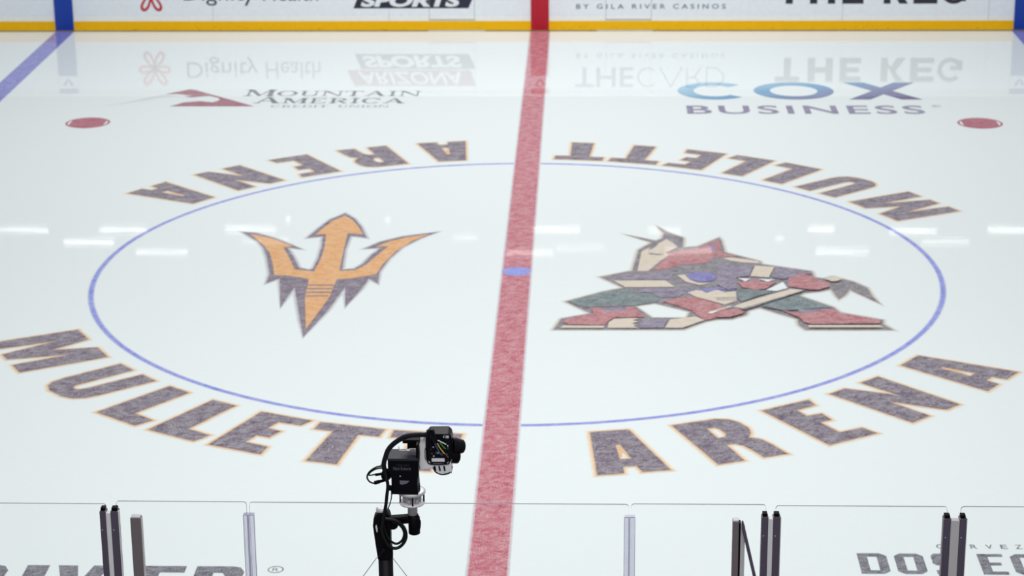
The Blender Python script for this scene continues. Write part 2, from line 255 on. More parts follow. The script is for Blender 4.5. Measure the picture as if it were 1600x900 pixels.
class Solid:
    """collects boxes, tubes, lathes and prisms into one mesh"""
    def __init__(s): s.v, s.f, s.sm = [], [], []
    def box(s, c, size, rot=None, taper=1.0):
        b0 = len(s.v); hx, hy, hz = [q / 2 for q in size]
        for z in (-1, 1):
            k = taper if z < 0 else 1.0
            for x, y in ((-1, -1), (1, -1), (1, 1), (-1, 1)):
                v = Vector((x * hx * k, y * hy * k, z * hz))
                if rot is not None: v = rot @ v
                s.v.append(Vector(c) + v)
        for f in ((3, 2, 1, 0), (4, 5, 6, 7), (0, 1, 5, 4), (1, 2, 6, 5), (2, 3, 7, 6), (3, 0, 4, 7)):
            s.f.append(tuple(b0 + i for i in f)); s.sm.append(False)
        return s
    def prism(s, pts, y0, y1, frame=None):
        """outline in (x, z), extruded in y from y0 to y1"""
        if area(pts) < 0: pts = pts[::-1]
        n = len(pts); b0 = len(s.v)
        for y in (y0, y1):
            for x, z in pts:
                v = Vector((x, y, z)); s.v.append(frame @ v if frame else v)
        tr = geometry.tessellate_polygon([[Vector((x, z, 0)) for x, z in pts]])
        for t in tr:
            a, b, c = (pts[i] for i in t)
            if (b[0] - a[0]) * (c[1] - a[1]) - (b[1] - a[1]) * (c[0] - a[0]) < 0: t = (t[0], t[2], t[1])
            s.f.append(tuple(b0 + i for i in t)); s.sm.append(False)
            s.f.append(tuple(b0 + n + i for i in t[::-1])); s.sm.append(False)
        for i in range(n):
            j = (i + 1) % n
            s.f.append((b0 + j, b0 + i, b0 + n + i, b0 + n + j)); s.sm.append(False)
        return s
    def lathe(s, base, prof, axis=(0, 0, 1), n=28):
        """profile [(radius, height)...] about an axis through base"""
        ax = Vector(axis).normalized(); q = Vector((0, 0, 1)).rotation_difference(ax)
        b0 = len(s.v)
        for r, h in prof:
            for i in range(n):
                a = 2 * math.pi * i / n
                s.v.append(Vector(base) + q @ Vector((r * math.cos(a), r * math.sin(a), h)))
        for k in range(len(prof) - 1):
            for i in range(n):
                j = (i + 1) % n
                s.f.append((b0 + k * n + i, b0 + k * n + j, b0 + (k + 1) * n + j, b0 + (k + 1) * n + i)); s.sm.append(True)
        s.f.append(tuple(b0 + i for i in range(n))[::-1]); s.sm.append(False)
        s.f.append(tuple(b0 + (len(prof) - 1) * n + i for i in range(n))); s.sm.append(False)
        return s
    def tube(s, pts, r, n=8, closed=False, sub=5):
        P = [Vector(p_) for p_ in pts]
        Q = []
        cnt = len(P) if closed else len(P) - 1
        if len(P) > 2:
            for i in range(cnt):
                p0 = P[i - 1] if (i > 0 or closed) else P[0]; p1 = P[i]; p2 = P[(i + 1) % len(P)]
                p3 = P[(i + 2) % len(P)] if (closed or i + 2 < len(P)) else P[-1]
                for k in range(sub):
                    t = k / sub
                    Q.append(0.5 * ((2 * p1) + (-p0 + p2) * t + (2 * p0 - 5 * p1 + 4 * p2 - p3) * t * t + (-p0 + 3 * p1 - 3 * p2 + p3) * t ** 3))
            if not closed: Q.append(P[-1])
        else: Q = P
        b0 = len(s.v); N = len(Q)
        up_ = Vector((0, 0, 1))
        for i, q in enumerate(Q):
            a = Q[i - 1] if (i > 0 or closed) else Q[0]; b = Q[(i + 1) % N] if (closed or i + 1 < N) else Q[-1]
            t = (b - a).normalized()
            ref = Vector((0, 1, 0)) if abs(t.y) < 0.9 else Vector((1, 0, 0))
            u = t.cross(ref).normalized(); w = t.cross(u)
            rr = r(i / max(1, N - 1)) if callable(r) else r
            for k in range(n):
                an = 2 * math.pi * k / n
                s.v.append(q + (u * math.cos(an) + w * math.sin(an)) * rr)
        for i in range(N if closed else N - 1):
            j = (i + 1) % N
            for k in range(n):
                k2 = (k + 1) % n
                s.f.append((b0 + i * n + k, b0 + i * n + k2, b0 + j * n + k2, b0 + j * n + k)); s.sm.append(True)
        if not closed:
            s.f.append(tuple(b0 + k for k in range(n))[::-1]); s.sm.append(False)
            s.f.append(tuple(b0 + (N - 1) * n + k for k in range(n))); s.sm.append(False)
        return s
    def build(s, name, m_, parent=None, bevel=0.0, label=None):
        o = mesh_obj(name, s.v, s.f, m_, parent)
        for p_, k in zip(o.data.polygons, s.sm): p_.use_smooth = k
        if bevel:
            bv = o.modifiers.new('bevel', 'BEVEL'); bv.width = bevel; bv.segments = 2; bv.limit_method = 'ANGLE'
        return tag(o, label)

# ------------------------------------------------------------------ materials
def make_ice():
    m_ = bpy.data.materials.new('ice'); m_.use_nodes = True
    nt = m_.node_tree; b = nt.nodes['Principled BSDF']; n, l = nt.nodes, nt.links
    f = scratch_field(nt)
    mx = n.new('ShaderNodeMix'); mx.data_type = 'RGBA'
    mx.inputs[6].default_value = (0.805, 0.862, 0.875, 1); mx.inputs[7].default_value = (0.822, 0.876, 0.888, 1)
    l.new(f, mx.inputs[0]); l.new(mx.outputs[2], b.inputs['Base Color'])
    ice_surface_gloss(nt, b)
    return m_
ICE = make_ice()
RED = paint((190, 58, 88), 0.42)
SPOTRED = paint((176, 62, 92), 0.22)
BLUE = paint((92, 92, 205), 0.34)
CBLUE = paint((114, 128, 230), 0.40)
PURPLE = paint((84, 58, 90), 0.42)
GOLDHALO = paint((234, 186, 128), 0.3)
HALO2 = paint((244, 216, 176), 0.3)
HALO3 = paint((240, 234, 222), 0.3)
ROSE = paint((216, 176, 190), 0.3)
PALE_P = paint((186, 180, 192), 0.3)
PALE_G = paint((214, 220, 224), 0.3)
PALE_B = paint((196, 204, 236), 0.3)
GOLD = paint((232, 164, 84), 0.3)
TPURP = paint((96, 74, 102), 0.36)
GREY_LET = paint((84, 82, 100), 0.34)

BOARD = mat_plain('board_plastic', (240, 242, 243), 0.35)
FILM = mat_plain('advert_film', (233, 238, 245), 0.35)
YELLOW = mat_plain('kick_plate_plastic', (240, 182, 0), 0.4, 0, .2)
SBLUE = mat_plain('blue_board_stripe', (0, 58, 160), 0.4)
SRED = mat_plain('red_board_stripe', (180, 8, 40), 0.4)
NAVY = mat_plain('navy_print', (34, 32, 58), 0.4)
INK = mat_plain('dark_print', (38, 36, 52), 0.4)
SLATE = mat_plain('slate_print', (84, 98, 124), 0.4)
MAROONP = mat_plain('maroon_print', (150, 60, 84), 0.4)
PETAL = mat_plain('orange_red_print', (214, 84, 62), 0.4)
PETAL2 = mat_plain('deep_red_print', (190, 44, 60), 0.4)
WHITEP = mat_plain('white_print', (232, 236, 240), 0.4)
SEAM = mat_plain('seam_shadow_gap', (150, 154, 162), 0.7)
THRESH = mat_plain('threshold_metal', (196, 190, 176), 0.4, 0.3)
BLACK = mat_plain('black_plastic', (7, 4, 11), 0.55, 0, .1)
BLACKM = mat_plain('black_metal', (13, 10, 19), 0.45, 0, .15)
CABLE = mat_plain('cable_rubber', (11, 9, 16), 0.45, 0, .25)
SILVER = mat_plain('silver_metal', (205, 204, 210), 0.35, 0.35)
ALU = mat_plain('brushed_aluminium', (196, 190, 192), 0.4, 0.1)
LIGHTALU = mat_plain('pale_aluminium', (228, 225, 228), 0.4, 0.1)
DARKPOST = mat_plain('dark_anodised_metal', (80, 70, 88), 0.4, 0.0)
DARKPOST2 = mat_plain('brown_anodised_metal', (112, 100, 104), 0.4, 0.0)
CONC = mat_plain('concrete', (120, 120, 124), 0.8)

def glass_mat(name, tint, gloss=0.06, body=0.0, bodycol=(1, 1, 1)):
    m_ = bpy.data.materials.new(name); m_.use_nodes = True
    nt = m_.node_tree; n, l = nt.nodes, nt.links
    n.remove(n['Principled BSDF']); out = n['Material Output']
    tr = n.new('ShaderNodeBsdfTransparent'); tr.inputs[0].default_value = (*tint, 1)
    gl = n.new('ShaderNodeBsdfGlossy'); gl.inputs['Roughness'].default_value = gloss
    fr = n.new('ShaderNodeFresnel'); fr.inputs[0].default_value = 1.22
    mx = n.new('ShaderNodeMixShader'); l.new(fr.outputs[0], mx.inputs[0]); l.new(tr.outputs[0], mx.inputs[1]); l.new(gl.outputs[0], mx.inputs[2])
    last = mx
    if body:
        df = n.new('ShaderNodeBsdfDiffuse'); df.inputs[0].default_value = (*bodycol, 1)
        m2 = n.new('ShaderNodeMixShader'); m2.inputs[0].default_value = body
        l.new(mx.outputs[0], m2.inputs[1]); l.new(df.outputs[0], m2.inputs[2]); last = m2
    l.new(last.outputs[0], out.inputs[0])
    return m_
GLASS = glass_mat('clear_acrylic', (0.996, 0.997, 0.998), 0.02)
GEDGE = mat_plain('polished_acrylic_edge', (158, 155, 164), 0.8, 0, 0)
JOIN = glass_mat('lilac_clear_plastic', (0.955, 0.95, 0.98), 0.1, 0.07, (0.66, 0.64, 0.76))
JOINRIB = mat_plain('lilac_plastic_rib', (188, 186, 212), 0.3)

# ------------------------------------------------------------------ the setting: ice sheet
ice = mesh_obj('floor', [(-15, YN, 0), (15, YN, 0), (15, YB, 0), (-15, YB, 0)], [(0, 1, 2, 3)], ICE)
tag(ice, 'white ice sheet with painted rink markings', kind='structure')
slab = Solid().box((0, (YN - 17) / 2 - 0.13, -0.05), (30, 4, 0.1)).build('floor_bench_side', CONC)
tag(slab, 'concrete floor behind the near boards', kind='structure')

# far boards
wall = Solid().box((0, YB + 0.06, 0.52), (30, 0.12, 1.04)).build('wall_back', BOARD)
tag(wall, 'white rink boards with adverts across the far side of the ice', kind='structure')
def bx(px): return (px - 843.3) / 96.35
Solid().box((0, YB + 0.05, 1.055), (30, 0.16, 0.03)).build('cap_rail', BOARD, wall, 0.006)
kp = Solid()
kp.box((0, YB - 0.006, 0.093), (30, 0.012, 0.150)).build('kick_plate', YELLOW, wall, 0.002, 'yellow kick plate')
Solid().box((0, YB - 0.004, 0.009), (30, 0.010, 0.018)).build('foot_shadow_strip', mat_plain('painted_shadow_and_ice_dirt', (128, 112, 84), .7), wall, 0, 'brownish line of painted shadow and ice dirt under the kick plate')  # shadow at the board foot, mixed with ice dirt, put into the strip's colour
fl = Flat('board')
for a, b in ((-15, -7.93), (-7.60, -0.155), (0.155, 7.60), (7.94, 15)): fl.rect(a, b, 0.25, 0.985, FILM, 0.001)
fl.build('advert_film', wall, 'pale blue-grey advert film')
def stripe(x0, x1, m_, lab):
    f = Flat('board'); d0 = 0.0135
    f.rect(x0, x1, 0.022, 1.04, m_, d0)
    f.rect(x0, x1, 0.74, 0.95, FILM, d0 + 0.0005)
    cx = (x0 + x1) / 2
    for k in (-1, 1): f.poly([(cx + k * .10, .90), (cx + k * .03, .90), (cx, .80), (cx, .775)], m_, d0 + .001)
    f.build('stripe', wall, lab)
    # edge return, so that the stripe sits on the plate and is not a floating film
stripe(-7.925, -7.62, SBLUE, 'dark blue stripe on the boards')
stripe(7.64, 7.945, SBLUE, 'dark blue stripe on the boards')
stripe(-0.148, 0.145, SRED, 'deep red stripe on the boards')
for a, b, c, d in ((670, 741, 668, 757), (946, 1017, 932, 1020)):
    f = Flat('board'); w = 0.007
    f.rect(bx(a) - w / 2, bx(a) + w / 2, 0.172, 1.03, SEAM, 0.0022); f.rect(bx(b) - w / 2, bx(b) + w / 2, 0.172, 1.03, SEAM, 0.0022)
    f.rect(bx(a), bx(b), 0.182, 0.196, SEAM, 0.0022)
    o = f.build('bench_door', wall, 'bench door outlined by thin seams')
    Solid().box(((bx(c) + bx(d)) / 2, YB - 0.009, 0.012), (bx(d) - bx(c), 0.018, 0.024)).build('threshold', THRESH, o)
f = Flat('board')
for px in (1314, 607, 1540, 330):
    f.rect(bx(px) - .0025, bx(px) + .0025, 0.172, 1.03, SEAM, 0.002)
f.build('panel_seam', wall)
# scuffs and puck marks on the plate
f = Flat('board')
SCUFF = mat_plain('rubber_scuff', (120, 88, 10), 0.6)
for i in range(90):
    x = random.uniform(-7.5, 7.5); z = 0.03 + abs(random.gauss(0, 0.03)); r = random.uniform(.003, .009)
    f.poly([(x - r * 2, z), (x, z - r * .6), (x + r * 2, z), (x, z + r * .6)], SCUFF, 0.0128)
f.build('scuff_mark', wall)

# adverts on the far boards
f = Flat('board')                         # petal emblem
def petal(f, cx, cz, ang, ln, wd, m_):
    ca, sa = math.cos(ang), math.sin(ang)
    out, inn = [], []
    for i in range(25):
        t = i / 24 * 2 * math.pi
        u = (1 - math.cos(t)) / 2; v = math.sin(t) * (0.5 + 0.6 * u)
        for lst, k, c0 in ((out, 1, 0), (inn, .58, .2)):
            a = (c0 + u * (1 if k == 1 else .64)) * ln; b = v * wd * (k if k == 1 else .42)
            lst.append((cx + a * ca - b * sa, cz + a * sa + b * ca))
    for i in range(24):
        f.poly([out[i], out[i + 1], inn[i + 1], inn[i]], m_, 0.002) if math.dist(out[i], out[i+1]) > 1e-5 else None
pc = (-6.33, 0.62)
for ang, ln, m_ in ((-2.05, .32, PETAL2), (-1.09, .32, PETAL2), (3.05, .27, PETAL), (0.09, .27, PETAL), (2.15, .33, PETAL), (0.99, .33, PETAL)):
    petal(f, pc[0], pc[1], ang, ln, .085, m_)
f.build('petal_emblem', wall, 'orange and red looped petal emblem')
f = Flat('board')
f.text('Dignity', (-5.80, -4.63, 0.425, 0.775), INK, .002)
f.text('Health', (-4.50, -3.60, 0.502, 0.78), SLATE, .002)
f.build('advert_lettering', wall, 'dark and slate sans-serif lettering')
f = Flat('board')
f.poly([(-3.03, .378), (-1.16, .378), (-1.05, .628), (-2.93, .628)], NAVY, .002)
f.poly([(-3.16, .645), (-1.14, .645), (-1.05, .91), (-3.05, .91)], MAROONP, .002)
f.text('SPORTS', (-2.92, -1.33, 0.402, 0.602), WHITEP, .003, bold=.045, lean=.35)
f.text('ARIZONA', (-3.0, -1.30, 0.672, 0.882), WHITEP, .003, bold=.02, lean=.35)
f.build('advert_lettering', wall, 'white slanted capitals on navy and maroon bars')
f = Flat('board')
f.text('BY GILA RIVER CASINOS', (bx(900), bx(1132.5), 0.365, 0.445), SLATE, .002, bold=.012, spacing=1.6)
f.text('THE', (bx(898), bx(990), .60, .93), SLATE, .002, bold=.012)
x = bx(997)
f.ring(x + .16, .765, .165, .14, SLATE, .002, 20, .8, 5.5)
f.stroke([(x + .36, .6), (x + .54, .93), (x + .72, .6)], .022, SLATE, .002)
f.stroke([(x + .80, .6), (x + .80, .93), (x + .93, .93), (x + 1.01, .86), (x + .93, .77), (x + .80, .77)], .022, SLATE, .002)
f.stroke([(x + .92, .77), (x + 1.02, .6)], .022, SLATE, .002)
f.stroke([(x + 1.12, .6), (x + 1.12, .93), (x + 1.27, .92), (x + 1.39, .83), (x + 1.40, .72), (x + 1.28, .61), (x + 1.12, .6)], .022, SLATE, .002)
f.build('advert_lettering', wall, 'thin slate capitals in two rows')
f = Flat('board')
def blk(f, ch, x, z, w, h, m_, s):
    R_ = lambda a, b, c, d: f.rect(x + a * w, x + b * w, z + c * h, z + d * h, m_, .002)
    if ch == 'T': R_(0, 1, 1 - s * .75, 1); R_(.5 - s / 2, .5 + s / 2, 0, 1 - s * .75)
    if ch == 'H': R_(0, s, 0, 1); R_(1 - s, 1, 0, 1); R_(s, 1 - s, .39, .61)
    if ch == 'E': R_(0, s * 1.1, 0, 1); R_(s * 1.1, 1, 0, .22); R_(s * 1.1, 1, .78, 1); R_(s * 1.1, .9, .4, .6)
    if ch == 'K':
        R_(0, s, 0, 1)
        q = lambda a, b: (x + a * w, z + b * h)
        f.poly([q(s, .38), q(.66, 1), q(1, 1), q(s, .0 + .42 - .2)], m_, .002)
        f.poly([q(s + .06, .5), q(.66, 0), q(1.02, 0), q(s + .28, .66)], m_, .002)
    if ch == 'G':
        f.ring(x + w * .5, z + h * .5, 1, 1 - s * 1.25, m_, .002, 28, .75, 6.05, w * .52, h * .51)
        R_(.5, 1, .34, .52); R_(.78, 1, .1, .4)
for ch, a, b in (('T', 1212, 1250), ('H', 1263, 1302), ('E', 1313, 1346), ('K', 1377, 1414), ('E', 1423, 1460), ('G', 1466, 1504)):
    blk(f, ch, bx(a), .445, bx(b) - bx(a), .395, INK, .29)
f.build('advert_lettering', wall, 'heavy black capitals on the boards')

# near boards (below the frame) carrying the glass
nb = Solid().box((0, YN - 0.06, 0.53), (30, 0.12, 1.06)).build('wall_front', BOARD)
tag(nb, 'white rink boards under the near glass', kind='structure')
Solid().box((0, YN + 0.006, 0.09), (30, 0.012, 0.17)).build('kick_plate', YELLOW, nb, .002)

# ------------------------------------------------------------------ painted markings, parts of the ice sheet
f = Flat()
f.ring(0, 0, 4.593, 4.522, PALE_B, 0.0003, 240); f.ring(0, 0, 4.580, 4.535, CBLUE, 0.0006, 240)
f.build('centre_circle', ice, 'thin blue painted circle')
f = Flat(); f.rect(-.172, .172, YN, YB - .013, PALE_G, 0.0007); f.rect(-.160, .160, YN, YB - .013, ROSE, 0.0010); f.rect(-.1475, .1475, YN, YB - .013, RED, 0.0014)
f.build('centre_line', ice, 'wide red painted line')
f = Flat(); f.disc(0, 0, .160, CBLUE, 0.0019)
f.build('centre_spot', ice, 'blue dot on the red line')
for s_, lab in ((-1, 'left'), (1, 'right')):
    f = Flat(); a, b = sorted((s_ * 7.62, s_ * 7.925)); f.rect(a, b, YN, YB - .013, BLUE, 0.001)
    f.build('blue_line', ice, 'violet-blue painted line')
for sx in (-1, 1):
    for sy in (-1, 1):
        f = Flat(); cx, cy = sx * 6.096, sy * 6.706
        f.ring(cx, cy, .305, .272, SPOTRED, .001, 48)
        R_ = .262; hw = .237; up_pts, dn = [], []
        a0 = math.acos(hw / R_)
        pts = [(cx + R_ * math.cos(a0 + (math.pi - 2 * a0) * i / 16), cy + R_ * math.sin(a0 + (math.pi - 2 * a0) * i / 16)) for i in range(17)]
        pts += [(cx - hw, cy)] + [(cx - (p_[0] - cx), cy - (p_[1] - cy)) for p_ in pts]
        f.poly([(cx + (R_ + .02) * math.cos(2 * math.pi * i / 48) if abs((R_ + .02) * math.cos(2 * math.pi * i / 48)) < hw else cx + math.copysign(hw, math.cos(2 * math.pi * i / 48)),
                 cy + (R_ + .02) * math.sin(2 * math.pi * i / 48)) for i in range(48)], SPOTRED, .0012)
        f.build('face_off_spot', ice, 'red face-off spot with two pale segments')

# block letters round the circle: one set on the near side, the same set turned half round on the far side
WORDS = [('M', -60.0), ('U', -47.6), ('L', -38.25), ('L', -31.2), ('e', -24.2), ('T', -16.2), ('T', -7.8),
         ('A', 11.65), ('R', 22.1), ('E', 32.6), ('N', 43.0), ('A', 54.1)]
for turn, where in ((0, 'near'), (180, 'far')):
    for n_, (ch, deg) in enumerate(WORDS):
        dz = n_ * 0.00003
        out, hole = GLYPH[ch]
        a = math.radians(deg + turn); ca, sa = math.cos(a), math.sin(a)
        T_ = lambda pts: [(x * ca - y * sa, x * sa + y * ca) for x, y in pts]
        f = Flat()
        holes = lambda d_: [T_(grow(hole, -d_))] if hole and ch == 'R' else []
        f.poly(T_(grow(out, 0.042)), HALO3, 0.0003 + dz, holes(.038))
        f.poly(T_(grow(out, 0.027)), HALO2, 0.0008 + dz, holes(.026))
        f.poly(T_(grow(out, 0.013)), GOLDHALO, 0.0014 + dz, holes(.013))
        if ch == 'A': f.poly(T_([(0, -5.30), (.026, -5.435), (-.036, -5.435)]), HALO3, 0.0018 + dz)
        f.poly(T_(out), PURPLE, 0.0021 + dz, [T_(hole)] if hole else [])
        f.build('block_letter', ice, 'purple block letter %s edged in gold, %s side of the circle' % (ch.upper(), where))

# trident emblem
f = Flat()
f.poly(grow(TRI_OUT, .035), PALE_G, 0.0003); f.poly(grow(TRI_OUT, .016), PALE_P, 0.0006)
f.poly(TRI_OUT, TPURP, 0.0010); f.poly(TRI_IN, GOLD, 0.0018)
for q in TRI_LINES: f.poly(q, TPURP, 0.0026)
f.build('trident_emblem', ice, 'gold trident head with purple edge and shadow')

# angular animal emblem
COL = dict(cream=paint((222, 208, 190), .2), dark=paint((108, 98, 110), .34), red=paint((176, 84, 92), .36), violet=paint((114, 98, 130), .36),
           blue=paint((104, 98, 178), .3), green=paint((80, 102, 108), .34), white=ICE)
f = Flat()
f.poly(grow(DOG['out'], .040), paint((226, 226, 220), .2), 0.0003, [grow(DOG['hole'][0], -.03)])
f.poly(grow(DOG['out'], .018), paint((196, 186, 178), .2), 0.0007, [grow(DOG['hole'][0], -.015)])
f.poly(DOG['out'], COL['dark'], 0.0012, DOG['hole'])
for i, (c, pts) in enumerate(DOG['patch']): f.poly(pts, COL[c], 0.0020 + 0.00035 * i)
f.build('team_emblem', ice, 'angular coyote crest with a hockey stick in red, green, purple and cream')

# mountain mark and serif lettering
f = Flat()
f.poly(MOUNT[0], paint((160, 74, 98), .25), .001)
f.poly(MOUNT[1], paint((222, 230, 232), .2), .0005)
f.build('mountain_emblem', ice, 'maroon mountain slope emblem')
def serif(f, ch, x, y, w, h, m_, d):
    tk, tn, sf = .17 * w, .06 * h, .075 * h       # thick stem, thin stroke, serif height
    q = lambda a, b: (x + a * w, y + b * h)
    def stem(a, th, b0=0, b1=1): f.rect(x + a * w - th / 2, x + a * w + th / 2, y + b0 * h, y + b1 * h, m_, d)
    def ser(a, top, ww=.3): f.rect(x + a * w - ww * w / 2, x + a * w + ww * w / 2, y + (h - sf if top else 0), y + (h if top else sf), m_, d)
    if ch == 'M':
        stem(.12, tk * .45); stem(.86, tk); ser(.12, 0); ser(.86, 0, .34); ser(.08, 1, .2); ser(.9, 1, .26)
        f.poly([q(.06, 1), q(.26, 1), q(.56, .1), q(.46, 0)], m_, d); f.poly([q(.46, 0), q(.52, 0), q(.86, 1), q(.78, 1)], m_, d)
    elif ch in 'OC':
        a0, a1 = (0, 6.2832) if ch == 'O' else (.7, 5.6)
        n = 26
        for i in range(n):
            t0, t1 = a0 + (a1 - a0) * i / n, a0 + (a1 - a0) * (i + 1) / n
            e = lambda t, k: (x + w * (.5 + (.5 if k else .31) * math.cos(t)), y + h * (.5 + (.52 if k else .45) * math.sin(t)))
            f.poly([e(t0, 1), e(t1, 1), e(t1, 0), e(t0, 0)], m_, d)
        if ch == 'C': stem(.88, tk * .4, .66, .98)
    elif ch == 'U':
        stem(.2, tk, .25, 1); stem(.82, tk * .45, .25, 1); ser(.2, 1, .36); ser(.82, 1)
        for i in range(12):
            t0, t1 = math.pi + math.pi * i / 12, math.pi + math.pi * (i + 1) / 12
            e = lambda t, k: (x + w * (.5 + (.385 if k else .24) * math.cos(t)), y + h * (.28 + (.29 if k else .2) * math.sin(t)))
            f.poly([e(t0, 1), e(t1, 1), e(t1, 0), e(t0, 0)], m_, d)
    elif ch == 'N':
        stem(.14, tk * .45); stem(.88, tk * .45); ser(.14, 0); ser(.88, 1); ser(.06, 1, .2)
        f.poly([q(.04, 1), q(.26, 1), q(.92, 0), q(.80, 0)], m_, d)
    elif ch == 'T': stem(.5, tk * 1.1); ser(.5, 0, .42); f.rect(x, x + w, y + h * .93, y + h, m_, d); stem(.03, tk * .35, .75, 1); stem(.97, tk * .35, .75, 1)
    elif ch == 'A':
        f.poly([q(.42, 1), q(.58, 1), q(.96, 0), q(.74, 0)], m_, d); f.poly([q(.44, .95), q(.5, .9), q(.17, 0), q(.1, 0)], m_, d)
        f.rect(x + w * .25, x + w * .72, y + h * .3, y + h * .37, m_, d); ser(.13, 0, .26); ser(.85, 0, .34)
    elif ch == 'I': stem(.5, tk * 2.0); ser(.5, 0, .9); ser(.5, 1, .9)
    elif ch == 'E': stem(.25, tk); f.rect(x + .05 * w, x + .95 * w, y, y + sf, m_, d); f.rect(x + .05 * w, x + .92 * w, y + h - sf, y + h, m_, d); f.rect(x + .3 * w, x + .7 * w, y + .47 * h, y + .54 * h, m_, d); stem(.93, tk * .4, 0, .26); stem(.9, tk * .4, .78, 1)
    elif ch in 'RD':
        stem(.24, tk); ser(.24, 0, .4); ser(.2, 1, .34)
        lo, hi, rx = (.45, 1, .62) if ch == 'R' else (0, 1, .74)
        for i in range(12):
            t0, t1 = -math.pi / 2 + math.pi * i / 12, -math.pi / 2 + math.pi * (i + 1) / 12
            e = lambda t, k: (x + w * (.3 + (rx if k else rx - .19) * math.cos(t)), y + h * ((lo + hi) / 2 + ((hi - lo) / 2 - (0 if k else .06)) * math.sin(t)))
            f.poly([e(t0, 1), e(t1, 1), e(t1, 0), e(t0, 0)], m_, d)
        if ch == 'R': f.poly([q(.45, .47), q(.64, .47), q(1.0, 0), q(.78, 0)], m_, d)
def serif_line(f, txt, x0, x1, y0, h, first, m_, d):
    ws = {'M': 1.25, 'O': 1.1, 'U': 1.05, 'N': 1.1, 'T': .95, 'A': 1.1, 'I': .48, 'E': .88, 'R': 1.0, 'C': 1.0, 'D': 1.05, ' ': .8}
    L_ = [ws[c] * (1.25 if (i == 0 and first) else 1) for i, c in enumerate(txt)]
    k = (x1 - x0) / (sum(L_) + .12 * (len(txt) - 1)); x = x0
    for i, c in enumerate(txt):
        if c != ' ': serif(f, c, x, y0, L_[i] * k, h * (1.25 if (i == 0 and first) else 1), m_, d)
        x += (L_[i] + .12) * k
SERIF = paint((104, 106, 124), .3)
f = Flat()
serif_line(f, 'MOUNTAIN', -4.17, -1.64, 8.32, .31, True, SERIF, .001)
serif_line(f, 'AMERICA', -3.98, -1.83, 7.87, .31, True, SERIF, .001)
serif_line(f, 'CREDIT UNION', -3.70, -2.03, 7.615, .13, False, paint((142, 146, 160), .3), .001)
f.build('sponsor_lettering', ice, 'slate serif capitals in three rows')

# three wide letters graded from light blue to navy, smaller row beneath
def graded():
    m_ = bpy.data.materials.new('graded_blue_paint'); m_.use_nodes = True
    nt = m_.node_tree; n, l = nt.nodes, nt.links; b = n['Principled BSDF']
    geo = n.new('ShaderNodeNewGeometry'); sp = n.new('ShaderNodeSeparateXYZ'); l.new(geo.outputs['Position'], sp.inputs[0])
    m1 = n.new('ShaderNodeMath'); m1.operation = 'MULTIPLY_ADD'; m1.inputs[1].default_value = .23; m1.inputs[2].default_value = -.42
    l.new(sp.outputs[0], m1.inputs[0])
    m2 = n.new('ShaderNodeMath'); m2.operation = 'MULTIPLY_ADD'; m2.inputs[1].default_value = -.42; m2.inputs[2].default_value = 3.62
    l.new(sp.outputs[1], m2.inputs[0])
    ad = n.new('ShaderNodeMath'); ad.operation = 'ADD'; ad.use_clamp = True; l.new(m1.outputs[0], ad.inputs[0]); l.new(m2.outputs[0], ad.inputs[1])
    cr = n.new('ShaderNodeValToRGB'); l.new(ad.outputs[0], cr.inputs[0])
    e = cr.color_ramp.elements
    e[0].color = (*lin((164, 200, 222)), 1); e[1].color = (*lin((108, 96, 138)), 1)
    e_ = cr.color_ramp.elements.new(.38); e_.color = (*lin((112, 160, 202)), 1)
    e_ = cr.color_ramp.elements.new(.68); e_.color = (*lin((128, 134, 172)), 1)
    l.new(cr.outputs[0], b.inputs['Base Color']); ice_surface_gloss(nt, b)
    return m_
GR = graded()
f = Flat()
f.ring(2.58, 8.643, 1, .60, GR, .001, 60, .62, 5.66, .51, .54)
k_ = len(f.v)
f.v = []; f.f = []; f.mi = []
def fat_ring(cx, cy, rx, ry, tx, ty, a0, a1, n=60):
    b0 = len(f.v)
    for i in range(n + 1):
        a = a0 + (a1 - a0) * i / n
        f.v.append((cx + rx * math.cos(a), cy + ry * math.sin(a), .001)); f.v.append((cx + (rx - tx) * math.cos(a), cy + (ry - ty) * math.sin(a), .001))
    for i in range(n):
        q = b0 + 2 * i; f.f.append((q + 1, q, q + 2, q + 3)); f.mi.append(0)
fat_ring(2.60, 8.643, .53, .545, .23, .20, .78, 5.50)
fat_ring(3.74, 8.643, .575, .545, .235, .21, 0, 2 * math.pi)
f.poly([(4.50, 9.18), (4.80, 9.18), (5.52, 8.10), (5.22, 8.10)], GR, .001)
f.poly([(5.24, 9.18), (5.54, 9.18), (4.78, 8.10), (4.48, 8.10)], GR, .0013)
f.build('sponsor_lettering', ice, 'wide rounded letters graded from light blue to navy')
f = Flat()
BUS = paint((118, 106, 150), .3)
xs = [(2.155, 'B', .42), (2.70, 'U', .40), (3.22, 'S', .36), (3.74, 'I', .1), (4.0, 'N', .4), (4.56, 'E', .34), (5.0, 'S', .32), (5.36, 'S', .32)]
f.text('BUSINESS', (2.155, 5.45, 7.235, 7.735), BUS, .001, bold=.016, spacing=1.18)
f.text('R', (5.62, 5.67, 7.66, 7.73), BUS, .001); f.ring(5.645, 7.695, .06, .05, BUS, .001, 20)
f.build('sponsor_lettering', ice, 'violet capitals below the wide blue letters')

